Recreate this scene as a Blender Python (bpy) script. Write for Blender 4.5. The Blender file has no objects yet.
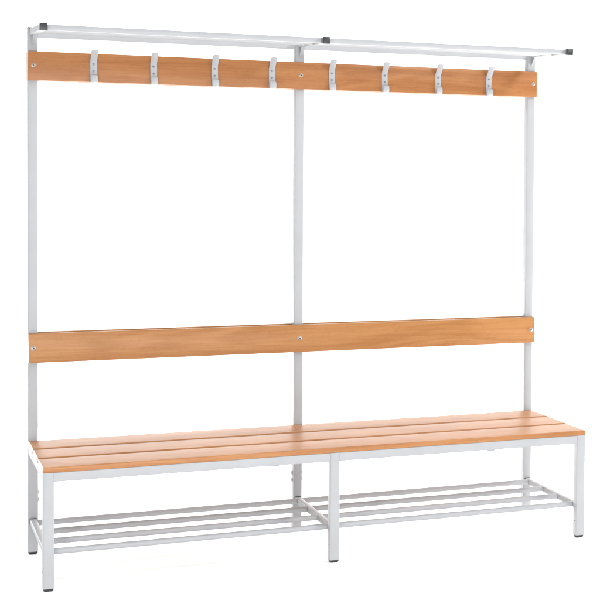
import bpy, bmesh, math, random
from mathutils import Vector, Matrix

random.seed(4)
scene = bpy.context.scene
COL = scene.collection

# ------------------------------------------------------------------ dimensions (metres)
L = 1.827          # between the outer posts
D = 0.509          # rear post axis to front leg axis
T = 0.0325         # square tube
H = 1.796          # post top under its plug
SEAT_TOP, SEAT_BOT = 0.3927, 0.3755
RACK_Z = 0.114
XS = (0.0, L / 2, L)

# ------------------------------------------------------------------ helpers
def link(name, me, mat, parent=None, loc=(0, 0, 0)):
    o = bpy.data.objects.new(name, me)
    COL.objects.link(o)
    if mat is not None:
        me.materials.append(mat)
    o.location = loc
    if parent is not None:
        o.parent = parent
    return o


def finish(bm, name, mat, parent=None, loc=(0, 0, 0), angle=35):
    bmesh.ops.recalc_face_normals(bm, faces=bm.faces)
    me = bpy.data.meshes.new(name)
    bm.to_mesh(me)
    bm.free()
    for p in me.polygons:
        p.use_smooth = True
    me.set_sharp_from_angle(angle=math.radians(angle))
    return link(name, me, mat, parent, loc)


def add_box(bm, x0, x1, y0, y1, z0, z1, bevel=0.0, seg=3, edges='all'):
    """A box; 'all' rounds every edge, 'x' / 'y' / 'z' only the edges along that axis."""
    tmp = bmesh.new()
    vs = [tmp.verts.new((x, y, z)) for x in (x0, x1) for y in (y0, y1) for z in (z0, z1)]
    for f in ((0, 1, 3, 2), (4, 6, 7, 5), (0, 4, 5, 1), (2, 3, 7, 6), (0, 2, 6, 4), (1, 5, 7, 3)):
        tmp.faces.new([vs[i] for i in f])
    if bevel > 0:
        ax = {'x': 0, 'y': 1, 'z': 2}.get(edges)
        es = [e for e in tmp.edges if ax is None or
              abs((e.verts[0].co - e.verts[1].co)[ax]) > 1e-6]
        bmesh.ops.bevel(tmp, geom=es, offset=bevel, segments=seg, profile=0.5, affect='EDGES')
    me = bpy.data.meshes.new('scratch')
    tmp.to_mesh(me)
    tmp.free()
    bm.from_mesh(me)
    bpy.data.meshes.remove(me)


def box(name, mat, x0, x1, y0, y1, z0, z1, bevel=0.002, seg=3, edges='all', parent=None):
    c = Vector(((x0 + x1) / 2, (y0 + y1) / 2, (z0 + z1) / 2))
    bm = bmesh.new()
    add_box(bm, x0 - c.x, x1 - c.x, y0 - c.y, y1 - c.y, z0 - c.z, z1 - c.z, bevel, seg, edges)
    o = finish(bm, name, mat, None, c)
    if parent is not None:
        o.parent = parent
        o.location = c - world_loc(parent)
    return o


def world_loc(o):
    v = Vector((0, 0, 0))
    while o is not None:
        v += o.location
        o = o.parent
    return v


def put(o, parent, where):
    o.parent = parent
    o.location = Vector(where) - world_loc(parent)
    return o


def add_lathe(bm, profile, axis='y', n=28):
    """profile: (radius, along) pairs; turned round the axis, +along towards the positive axis."""
    rings = []
    for r, a in profile:
        ring = []
        for k in range(n if r > 1e-7 else 1):
            t = 2 * math.pi * k / n
            u, v = r * math.cos(t), r * math.sin(t)
            co = {'x': (a, u, v), 'y': (u, a, v), 'z': (u, v, a)}[axis]
            ring.append(bm.verts.new(co))
        rings.append(ring)
    for A, B in zip(rings, rings[1:]):
        for k in range(n):
            a0, a1 = A[k % len(A)], A[(k + 1) % len(A)]
            b0, b1 = B[k % len(B)], B[(k + 1) % len(B)]
            vs = []
            for v in (a0, a1, b1, b0):
                if v not in vs:
                    vs.append(v)
            if len(vs) > 2:
                bm.faces.new(vs)


def add_strip(bm, path, thick, width, seg_bevel=0.0009):
    """A bent flat bar: path of (y, z) points on its centre line, swept along x by width."""
    n = len(path)
    left, right = [], []
    for i in range(n):
        a = Vector(path[max(i - 1, 0)])
        b = Vector(path[min(i + 1, n - 1)])
        d = (b - a).normalized()
        nn = Vector((-d.y, d.x)) * thick / 2
        p = Vector(path[i])
        left.append(p + nn)
        right.append(p - nn)
    # rounded end: narrow the last few millimetres in x
    tmp = bmesh.new()
    rows = []
    for i in range(n):
        w = width / 2
        rows.append([tmp.verts.new((-w, left[i].x, left[i].y)), tmp.verts.new((w, left[i].x, left[i].y)),
                     tmp.verts.new((w, right[i].x, right[i].y)), tmp.verts.new((-w, right[i].x, right[i].y))])
    for A, B in zip(rows, rows[1:]):
        for k in range(4):
            tmp.faces.new((A[k], A[(k + 1) % 4], B[(k + 1) % 4], B[k]))
    tmp.faces.new(rows[0][::-1])
    tmp.faces.new(rows[-1])
    tmp.normal_update()
    # corner edges across the thickness at both ends get a real radius
    end = []
    for row in (rows[0], rows[-1]):
        end += [tmp.edges.get((row[0], row[3])), tmp.edges.get((row[1], row[2]))]
    bmesh.ops.bevel(tmp, geom=[e for e in end if e], offset=0.004, segments=4, profile=0.5, affect='EDGES')
    es = [e for e in tmp.edges if len(e.link_faces) == 2 and e.calc_face_angle(0) > math.radians(60)]
    bmesh.ops.bevel(tmp, geom=es, offset=seg_bevel, segments=2, profile=0.5, affect='EDGES')
    me = bpy.data.meshes.new('scratch')
    tmp.to_mesh(me)
    tmp.free()
    bm.from_mesh(me)
    bpy.data.meshes.remove(me)


def arc(cy, cz, r, a0, a1, n=7):
    return [(cy + r * math.cos(math.radians(a0 + (a1 - a0) * i / n)),
             cz + r * math.sin(math.radians(a0 + (a1 - a0) * i / n))) for i in range(n + 1)]


# ------------------------------------------------------------------ materials
def new_mat(name):
    m = bpy.data.materials.new(name)
    m.use_nodes = True
    nt = m.node_tree
    return m, nt, nt.nodes['Principled BSDF']


def N(nt, kind, **inputs):
    n = nt.nodes.new(kind)
    for k, v in inputs.items():
        n.inputs[k.replace('_', ' ')].default_value = v
    return n


def steel_paint():
    m, nt, b = new_mat('light grey powder coat')
    tc = nt.nodes.new('ShaderNodeTexCoord')
    big = N(nt, 'ShaderNodeTexNoise', Scale=9.0, Detail=3.0)
    fine = N(nt, 'ShaderNodeTexNoise', Scale=900.0, Detail=2.0)
    nt.links.new(tc.outputs['Object'], big.inputs['Vector'])
    nt.links.new(tc.outputs['Object'], fine.inputs['Vector'])
    r = nt.nodes.new('ShaderNodeValToRGB')
    r.color_ramp.elements[0].position = 0.3
    r.color_ramp.elements[0].color = (0.303, 0.312, 0.325, 1)
    r.color_ramp.elements[1].position = 0.7
    r.color_ramp.elements[1].color = (0.325, 0.334, 0.347, 1)
    nt.links.new(big.outputs['Fac'], r.inputs['Fac'])
    nt.links.new(r.outputs['Color'], b.inputs['Base Color'])
    bump = N(nt, 'ShaderNodeBump', Strength=0.10, Distance=0.0006)
    nt.links.new(fine.outputs['Fac'], bump.inputs['Height'])
    nt.links.new(bump.outputs['Normal'], b.inputs['Normal'])
    b.inputs['Roughness'].default_value = 0.55
    b.inputs['Specular IOR Level'].default_value = 0.20
    return m


def beech(name, light, dark, pore=0.55, gloss=0.5):
    """Varnished beech: slow figure and fine grain lines along x, with short dark flecks."""
    m, nt, b = new_mat(name)
    L_ = nt.links.new
    tc = nt.nodes.new('ShaderNodeTexCoord')
    info = nt.nodes.new('ShaderNodeObjectInfo')
    off = nt.nodes.new('ShaderNodeVectorMath'); off.operation = 'SCALE'
    comb = nt.nodes.new('ShaderNodeCombineXYZ')
    for k in 'XYZ':
        L_(info.outputs['Random'], comb.inputs[k])
    L_(comb.outputs[0], off.inputs[0]); off.inputs['Scale'].default_value = 17.0
    add = nt.nodes.new('ShaderNodeVectorMath'); add.operation = 'ADD'
    L_(tc.outputs['Object'], add.inputs[0]); L_(off.outputs[0], add.inputs[1])

    def mapped(sx, sy, sz):
        mp = nt.nodes.new('ShaderNodeMapping')
        mp.inputs['Scale'].default_value = (sx, sy, sz)
        L_(add.outputs[0], mp.inputs['Vector'])
        return mp
    fig = N(nt, 'ShaderNodeTexNoise', Scale=1.0, Detail=2.0, Distortion=0.6)     # cathedral figure
    L_(mapped(1.3, 9, 11).outputs[0], fig.inputs['Vector'])
    rings = nt.nodes.new('ShaderNodeMath'); rings.operation = 'MULTIPLY'; rings.inputs[1].default_value = 34.0
    L_(fig.outputs['Fac'], rings.inputs[0])
    sn = nt.nodes.new('ShaderNodeMath'); sn.operation = 'SINE'
    L_(rings.outputs[0], sn.inputs[0])
    line = N(nt, 'ShaderNodeTexNoise', Scale=1.0, Detail=5.0, Roughness=0.65)
    L_(mapped(5, 160, 190).outputs[0], line.inputs['Vector'])
    slow = N(nt, 'ShaderNodeTexNoise', Scale=1.0, Detail=2.0)
    L_(mapped(2.2, 12, 16).outputs[0], slow.inputs['Vector'])

    def madd(a, k, c):
        n = nt.nodes.new('ShaderNodeMath'); n.operation = 'MULTIPLY_ADD'
        L_(a, n.inputs[0]); n.inputs[1].default_value = k
        if isinstance(c, float):
            n.inputs[2].default_value = c
        else:
            L_(c, n.inputs[2])
        return n.outputs[0]
    f = madd(sn.outputs[0], 0.09, 0.0)
    f = madd(line.outputs['Fac'], 0.80, f)
    f = madd(slow.outputs['Fac'], 0.32, f)
    r = nt.nodes.new('ShaderNodeValToRGB')
    r.color_ramp.elements[0].position = 0.33; r.color_ramp.elements[0].color = (*dark, 1)
    r.color_ramp.elements[1].position = 0.79; r.color_ramp.elements[1].color = (*light, 1)
    L_(f, r.inputs['Fac'])
    fleck = N(nt, 'ShaderNodeTexVoronoi', Scale=1.0)
    L_(mapped(42, 420, 420).outputs[0], fleck.inputs['Vector'])
    fr = nt.nodes.new('ShaderNodeValToRGB')
    fr.color_ramp.elements[0].position = 0.16; fr.color_ramp.elements[0].color = (pore, pore, pore, 1)
    fr.color_ramp.elements[1].position = 0.30; fr.color_ramp.elements[1].color = (1, 1, 1, 1)
    L_(fleck.outputs['Distance'], fr.inputs['Fac'])
    mx = nt.nodes.new('ShaderNodeMix'); mx.data_type = 'RGBA'; mx.blend_type = 'MULTIPLY'
    mx.inputs['Factor'].default_value = 0.45
    L_(r.outputs['Color'], mx.inputs['A']); L_(fr.outputs['Color'], mx.inputs['B'])
    L_(mx.outputs['Result'], b.inputs['Base Color'])
    bump = N(nt, 'ShaderNodeBump', Strength=0.12, Distance=0.0008)
    L_(line.outputs['Fac'], bump.inputs['Height'])
    L_(bump.outputs['Normal'], b.inputs['Normal'])
    b.inputs['Roughness'].default_value = 0.40
    b.inputs['Specular IOR Level'].default_value = gloss
    b.inputs['Coat Weight'].default_value = 0.08 * gloss
    b.inputs['Coat Roughness'].default_value = 0.18
    return m


def simple(name, rgb, rough, metal=0.0, var=0.08, scale=60.0):
    m, nt, b = new_mat(name)
    tc = nt.nodes.new('ShaderNodeTexCoord')
    n = N(nt, 'ShaderNodeTexNoise', Scale=scale, Detail=3.0)
    nt.links.new(tc.outputs['Object'], n.inputs['Vector'])
    r = nt.nodes.new('ShaderNodeValToRGB')
    r.color_ramp.elements[0].color = tuple(c * (1 - var) for c in rgb) + (1,)
    r.color_ramp.elements[1].color = tuple(min(1, c * (1 + var)) for c in rgb) + (1,)
    nt.links.new(n.outputs['Fac'], r.inputs['Fac'])
    nt.links.new(r.outputs['Color'], b.inputs['Base Color'])
    b.inputs['Roughness'].default_value = rough
    b.inputs['Metallic'].default_value = metal
    return m


STEEL = steel_paint()
WOOD_HOOK = beech('reddish varnished beech', (0.332, 0.146, 0.053), (0.246, 0.091, 0.028), gloss=0.25)
WOOD_BACK = beech('honey varnished beech', (0.358, 0.170, 0.060), (0.266, 0.107, 0.030), gloss=0.25)
WOOD_SEAT = beech('pale varnished beech', (0.360, 0.162, 0.055), (0.258, 0.098, 0.028), gloss=0.38)
BLACK = simple('black plastic', (0.018, 0.018, 0.020), 0.42)
ZINC = simple('dull zinc', (0.40, 0.39, 0.37), 0.42, 1.0)
SCREW = simple('dark zinc screw', (0.20, 0.21, 0.23), 0.38, 1.0)
DARK = simple('dark socket', (0.03, 0.03, 0.03), 0.6)
WHITE = simple('white studio sweep', (0.95, 0.95, 0.95), 0.9, var=0.005, scale=1.0)

# ------------------------------------------------------------------ the setting: one white sweep
bm = bmesh.new()
prof = [(-12.0, 0.0), (3.2, 0.0)]
prof += [(3.2 + 1.2 * math.sin(math.radians(a)), 1.2 - 1.2 * math.cos(math.radians(a))) for a in range(6, 91, 6)]
prof += [(4.4, 6.5)]
rows = [[bm.verts.new((x, y, z)) for x in (-9.0, 14.0)] for y, z in prof]
for A, B in zip(rows, rows[1:]):
    bm.faces.new((A[0], A[1], B[1], B[0]))
floor = finish(bm, 'floor', WHITE)
floor['kind'] = 'structure'
floor['label'] = 'plain white studio floor curving up behind the bench'

# ------------------------------------------------------------------ the bench
bench = bpy.data.objects.new('cloakroom_bench', None)
COL.objects.link(bench)
bench.location = (L / 2, -D / 2, 0)
bench['label'] = 'light grey steel cloakroom bench with beech slats, coat hooks, hat shelf and shoe rack'
bench['category'] = 'bench'

h = T / 2

def foot(parent, x, y):
    bm = bmesh.new()
    add_box(bm, -h + .0006, h - .0006, -h + .0006, h - .0006, 0, 0.016, 0.0068, 5)
    return put(finish(bm, 'rubber_foot', BLACK), parent, (x, y, 0))


def side_nut(parent, x, y, z, s):
    bm = bmesh.new()
    add_lathe(bm, [(0.0, 0), (0.0095, 0), (0.0095, 0.0012 * s), (0.0072, 0.0016 * s), (0.0066, 0.0034 * s),
                   (0.0046, 0.0046 * s), (0, 0.005 * s)], 'x', 20)
    return put(finish(bm, 'side_bolt', STEEL), parent, (x + s * (h - .0002), y, z))


# rear posts with plug, foot and the bolts at their lower joint
for i, x in enumerate(XS):
    p = box('post', STEEL, x - h, x + h, -h, h, 0.0095, H, 0.0028, 3, 'z', bench)
    bm = bmesh.new()
    add_box(bm, -h - .0004, h + .0004, -h - .0004, h + .0004, 0, 0.0045, 0.0017, 3)
    put(finish(bm, 'post_plug', BLACK), p, (x, 0, H))
    foot(p, x, 0)
    for z in (0.212, 0.186):
        for s in ((1,), (-1, 1), ())[i]:
            side_nut(p, x, 0, z, s)

# front legs
for i, x in enumerate(XS):
    p = box('leg', STEEL, x - h, x + h, -D - h, -D + h, 0.0095, SEAT_BOT - .0003, 0.0028, 3, 'z', bench)
    foot(p, x, -D)
    bm = bmesh.new()
    add_lathe(bm, [(0.0, 0.0), (0.0016, 0.0), (0.0021, -0.0003), (0.0021, -0.0006)], 'x', 14)
    put(finish(bm, 'drain_hole', DARK), p, (x - h - .0003, -D - .004, 0.062))

# seat frame: rails front and rear, side rails
rz0, rz1 = 0.3455, SEAT_BOT - .0003
frame = box('seat_frame', STEEL, h, L / 2 - h, -D - h + .0012, -D + h - .0012, rz0, rz1, 0.0025, 3, 'x', bench)
box('rail', STEEL, L / 2 + h, L - h, -D - h + .0012, -D + h - .0012, rz0, rz1, 0.0025, 3, 'x', frame)
for a, b in ((0, L / 2), (L / 2, L)):
    box('rail', STEEL, a + h, b - h, -h + .0012, h - .0012, rz0, rz1, 0.0025, 3, 'x', frame)
for x in XS:
    box('rail', STEEL, x - h + .0012, x + h - .0012, -D + h, -h, rz0, rz1, 0.0025, 3, 'y', frame)
for xm in (L * 0.39, L * 0.81):   # flat cross strips holding the slats in mid span, their ends hooked below the front rail
    b_ = box('slat_strip', STEEL, xm - .014, xm + .014, -D - h + .006, -h - .002, rz0 - .004, rz0 - .0003, 0.001, 2, 'y', frame)

# slats
n, gap = 3, 0.021
y_front, y_rear = -D - h + .0006, -h - .0015
w = (y_rear - y_front - 2 * gap) / 3

def slat_mesh(lx, ly, lz):
    """A plank with well rounded top edges and only a broken arris below."""
    bm = bmesh.new()
    add_box(bm, -lx / 2, lx / 2, -ly / 2, ly / 2, -lz / 2, lz / 2)
    top = [e for e in bm.edges if all(v.co.z > 0 for v in e.verts)]
    bmesh.ops.bevel(bm, geom=top, offset=0.0042, segments=5, profile=0.5, affect='EDGES')
    low = [e for e in bm.edges if all(v.co.z < -lz / 2 + 1e-5 for v in e.verts)]
    bmesh.ops.bevel(bm, geom=low, offset=0.0007, segments=2, profile=0.5, affect='EDGES')
    return bm

for k in range(3):
    y1 = y_rear - k * (w + gap)
    o = finish(slat_mesh(L + T - .0006, w, SEAT_TOP - SEAT_BOT), 'seat_slat', WOOD_SEAT)
    put(o, bench, (L / 2, y1 - w / 2, (SEAT_TOP + SEAT_BOT) / 2))

# boards, front and rear of the posts
BD0, BD1 = h + .0003, h + .0193

def bolt(parent, x, y, z, s=-1, k=1.0):
    bm = bmesh.new()
    q = [(0.0, 0.0), (0.0095, 0.0), (0.0095, 0.0012), (0.0082, 0.0016), (0.0080, 0.0022),
         (0.0072, 0.0040), (0.0056, 0.0053), (0.0042, 0.0057), (0.0040, 0.0057)]
    add_lathe(bm, [(r * k, a * s * k) for r, a in q] + [(0.0036 * k, 0.0026 * s * k), (0.0, 0.0026 * s * k)], 'y', 28)
    o = put(finish(bm, 'bolt', ZINC, angle=28), parent, (x, y, z))
    bm = bmesh.new()
    add_lathe(bm, [(0.0, 0.0030 * s * k), (0.0036 * k, 0.0030 * s * k)], 'y', 6)
    s_ = finish(bm, 'socket', DARK)
    # the socket floor belongs to the bolt: one mesh, two materials
    o.data.materials.append(DARK)
    bm = bmesh.new(); bm.from_mesh(o.data)
    nf = len(bm.faces)
    bm.from_mesh(s_.data)
    bm.faces.ensure_lookup_table()
    for f in bm.faces[nf:]:
        f.material_index = 1
    bm.to_mesh(o.data); bm.free()
    bpy.data.objects.remove(s_)
    return o

for nm, z0, z1, mat, zb in (('hook_board', 1.6203, 1.7186, WOOD_HOOK, 1.6710),
                            ('backrest_board', 0.6609, 0.7607, WOOD_BACK, 0.7110)):
    for s in (-1, 1):
        y0, y1 = sorted((s * BD0, s * BD1))
        o = box(nm, mat, -h, L + h, y0, y1, z0, z1, 0.0022, 3, 'all', bench)
        for x in XS:
            bolt(o, x, s * BD1, zb, s, 0.72 if nm == 'hook_board' else 0.88)

# coat hooks
HOOK_X = (0.194, 0.394, 0.604, 0.807, 1.027, 1.228, 1.436, 1.640)
TH = 0.0034
def hook_mesh():
    yb = -TH / 2                       # centre line against the board (local y = 0 is the board face)
    r = 0.010
    path = []
    # lip: from its tip down, round the bottom, up the back plate, then the upper arm leaning forward
    path += [(yb - 2 * r + .0026, 0.0245), (yb - 2 * r + .0010, 0.0175)]
    path += arc(yb - r, r, r, 180, 360, 12)
    path += [(yb, 0.030), (yb, 0.050)]
    R = 0.014
    path += arc(yb - R, 0.066, R, 0, 43, 8)
    e = Vector(path[-1]); d = Vector((-math.sin(math.radians(43)), math.cos(math.radians(43))))
    path += [tuple(e + d * t) for t in (0.014, 0.030, 0.046)]
    bm = bmesh.new()
    add_strip(bm, path, TH, 0.0225)
    return bm

hook0 = None
for i, x in enumerate(HOOK_X):
    if hook0 is None:
        hook0 = finish(hook_mesh(), 'coat_hook', STEEL, angle=40)
        put(hook0, bench, (x, -BD1 - .0002, 1.6195))
        kids = []
        for z in (0.0375, 0.0615):
            bm = bmesh.new()
            add_lathe(bm, [(0.0037, 0.0), (0.0036, -0.0008), (0.0026, -0.0017), (0.0012, -0.0019), (0.0010, -0.0008), (0, -0.0008)], 'y', 18)
            kids.append(put(finish(bm, 'screw', SCREW), hook0, (x, -BD1 - .0002 - TH, 1.6195 + z)))
    else:
        c = hook0.copy(); COL.objects.link(c)
        put(c, bench, (x, -BD1 - .0002, 1.6195))
        for k in kids:
            d = k.copy(); COL.objects.link(d); d.parent = c; d.location = k.location
        c.rotation_euler.y = math.radians(random.uniform(-1.1, 1.1))

# ------------------------------------------------------------------ hat shelf
CAP_Y, CAP_Z = -0.377, 1.7745
ARM_Z = H - 0.0105                   # arm centre at the post
shelf = box('hat_shelf', STEEL, h, L / 2 - h, -h + .001, h - .001, 1.7660, 1.7955, 0.003, 3, 'x', bench)   # rear rail
box('shelf_rail', STEEL, L / 2 + h, L - h, -h + .001, h - .001, 1.7660, 1.7955, 0.003, 3, 'x', shelf)

slope = math.atan2(CAP_Z - ARM_Z, -CAP_Y - h)
def arm_z(y):
    return ARM_Z + (CAP_Z - ARM_Z) * (-y - h) / (-CAP_Y - h)

for x in XS:
    ln = (-CAP_Y - h)
    bm = bmesh.new()
    add_box(bm, -.010, .010, -ln + .006, 0.0, -.0105, .0105, 0.002, 3, 'y')
    # gusset under the arm at the post
    tri = [(0.0, -.010), (-.034, -.010), (0.0, -.046)]
    A = [bm.verts.new((-.002, y, z)) for y, z in tri]; B = [bm.verts.new((.002, y, z)) for y, z in tri]
    bm.faces.new(A); bm.faces.new(B[::-1])
    for k in range(3):
        bm.faces.new((A[k], B[k], B[(k + 1) % 3], A[(k + 1) % 3]))
    a = finish(bm, 'shelf_arm', STEEL)
    put(a, shelf, (x, -h, ARM_Z))
    a.rotation_euler.x = -slope
    bm = bmesh.new()
    add_box(bm, -.0122, .0122, -.009, .009, -.0122, .0122, 0.0026, 3)
    c = finish(bm, 'shelf_cap', BLACK)
    put(c, shelf, (x, CAP_Y, arm_z(CAP_Y)))
    c.rotation_euler.x = -slope

for y in (-.122, -.233, -.344):
    for a, b in ((0, L / 2), (L / 2, L)):
        bm = bmesh.new()
        r = .0096
        x0, x1 = a + .0102, b - .0102
        add_lathe(bm, [(0, x0), (r - .001, x0), (r, x0 + .001), (r, x1 - .001), (r - .001, x1), (0, x1)], 'x', 28)
        put(finish(bm, 'shelf_rod', STEEL), shelf, (0, y, arm_z(y)))

# ------------------------------------------------------------------ shoe rack
rack = None
for x in XS:
    bm = bmesh.new()
    add_box(bm, -.010, .010, -D + h, -h - .004, -.010, .010, 0.0022, 3, 'y')
    o = finish(bm, 'shoe_rack' if rack is None else 'cross_bar', STEEL)
    put(o, bench if rack is None else rack, (x, 0, RACK_Z))
    if rack is None:
        rack = o
    bm = bmesh.new()
    add_box(bm, -.0116, .0116, -h - .006, -h - .0006, -.0116, .0116, 0.0015, 2)
    put(finish(bm, 'bar_gap_shade', BLACK), rack, (x, 0, RACK_Z))  # black block standing in for the shadow gap between bar and post
for y in (-.046, -.188, -.330, -.472):
    for a, b in ((0, L / 2), (L / 2, L)):
        bm = bmesh.new()
        r = .0098
        x0, x1 = a + .0101, b - .0101
        add_lathe(bm, [(0, x0), (r - .0008, x0), (r, x0 + .001), (r, x1 - .001), (r - .0008, x1), (0, x1)], 'x', 28)
        put(finish(bm, 'rack_rod', STEEL), rack, (0, y, RACK_Z + .0008))

# ------------------------------------------------------------------ light
wd = bpy.data.worlds.new('World')
scene.world = wd
wd.use_nodes = True
bg = wd.node_tree.nodes['Background']
bg.inputs['Color'].default_value = (0.97, 0.985, 1.0, 1)
bg.inputs['Strength'].default_value = 0.38

def lamp(name, loc, target, size, power, color=(1, 1, 1), sy=None):
    d = bpy.data.lights.new(name, 'AREA')
    d.shape = 'RECTANGLE'
    d.size = size; d.size_y = sy or size
    d.energy = power
    d.color = color
    o = bpy.data.objects.new(name, d)
    COL.objects.link(o)
    o.location = loc
    o.rotation_euler = (Vector(target) - Vector(loc)).to_track_quat('-Z', 'Y').to_euler()
    return o

lamp('left_softbox', (-1.0, -3.1, 1.3), (0.9, 0, 0.5), 0.40, 27, (1, 0.985, 0.96))
lamp('right_softbox', (2.9, -3.0, 2.9), (1.0, 0, 1.2), 0.42, 68, (1, 0.99, 0.97))
lamp('front_fill', (0.3, -4.4, 0.55), (0.8, -0.2, 0.15), 3.2, 82, (1, 1, 1), 0.8)  # added fill light, lifts the dark space under the seat
lamp('overhead_fill', (0.9, -0.6, 4.2), (0.9, -0.3, 0), 4.0, 80)  # added to push the floor towards clipped white
lamp('backdrop_fill', (-1.6, 2.0, 4.2), (0.2, 4.4, 1.2), 1.5, 125)  # added, with its pair, to whiten the sweep behind
lamp('backdrop_fill', (5.2, 2.0, 4.2), (3.6, 4.4, 1.2), 1.5, 125)  # the other added light on the sweep
lamp('left_side_fill', (-2.4, 0.0, 0.5), (0.6, -0.25, 0.0), 2.2, 9, (1, 1, 1), 0.8)  # added at the left to thin the floor shadows under the bench
lamp('right_side_fill', (4.0, 0.35, 0.6), (0.9, -0.35, 0.0), 2.6, 185, (1, 1, 1), 1.1)  # added at the right to brighten the floor beneath the bench
lamp('back_low_fill', (1.3, 2.5, 0.20), (1.0, -0.6, 0.0), 5.6, 190, (1, 1, 1), 0.26)  # added below seat height to lift the floor from behind

# ------------------------------------------------------------------ camera
F, CX, CY = 1542.766, 620.0, 222.379
yaw, pitch, roll = 0.45236, -0.03634, 0.0129
cam_loc = Vector((-0.49573, -5.60278, 1.35543))
c, s = math.cos(yaw), math.sin(yaw)
xr = Vector((c, -s, 0)); fw = Vector((s, c, 0)); up = Vector((0, 0, 1))
fw2 = fw * math.cos(pitch) + up * math.sin(pitch)
up2 = -fw * math.sin(pitch) + up * math.cos(pitch)
xr3 = xr * math.cos(roll) + up2 * math.sin(roll)
up3 = -xr * math.sin(roll) + up2 * math.cos(roll)
cd = bpy.data.cameras.new('camera')
cam = bpy.data.objects.new('camera', cd)
COL.objects.link(cam)
R = Matrix((xr3, up3, -fw2)).transposed()
cam.matrix_world = Matrix.Translation(cam_loc) @ R.to_4x4()
cd.sensor_width = 36.0
cd.lens = F / 600.0 * 36.0
cd.shift_x = (300.0 - CX) / 600.0
cd.shift_y = (CY - 300.0) / 600.0
cd.clip_start = 0.05
cd.clip_end = 200.0
scene.camera = cam

# ------------------------------------------------------------------ render settings
scene.render.engine = 'CYCLES'
scene.cycles.use_denoising = True
scene.cycles.max_bounces = 10
scene.cycles.diffuse_bounces = 6
vs = scene.view_settings
vs.view_transform = 'Standard'
vs.look = 'None'
vs.exposure = 0.22
vs.gamma = 1.0
scene.render.resolution_x = 1024
scene.render.resolution_y = 1024
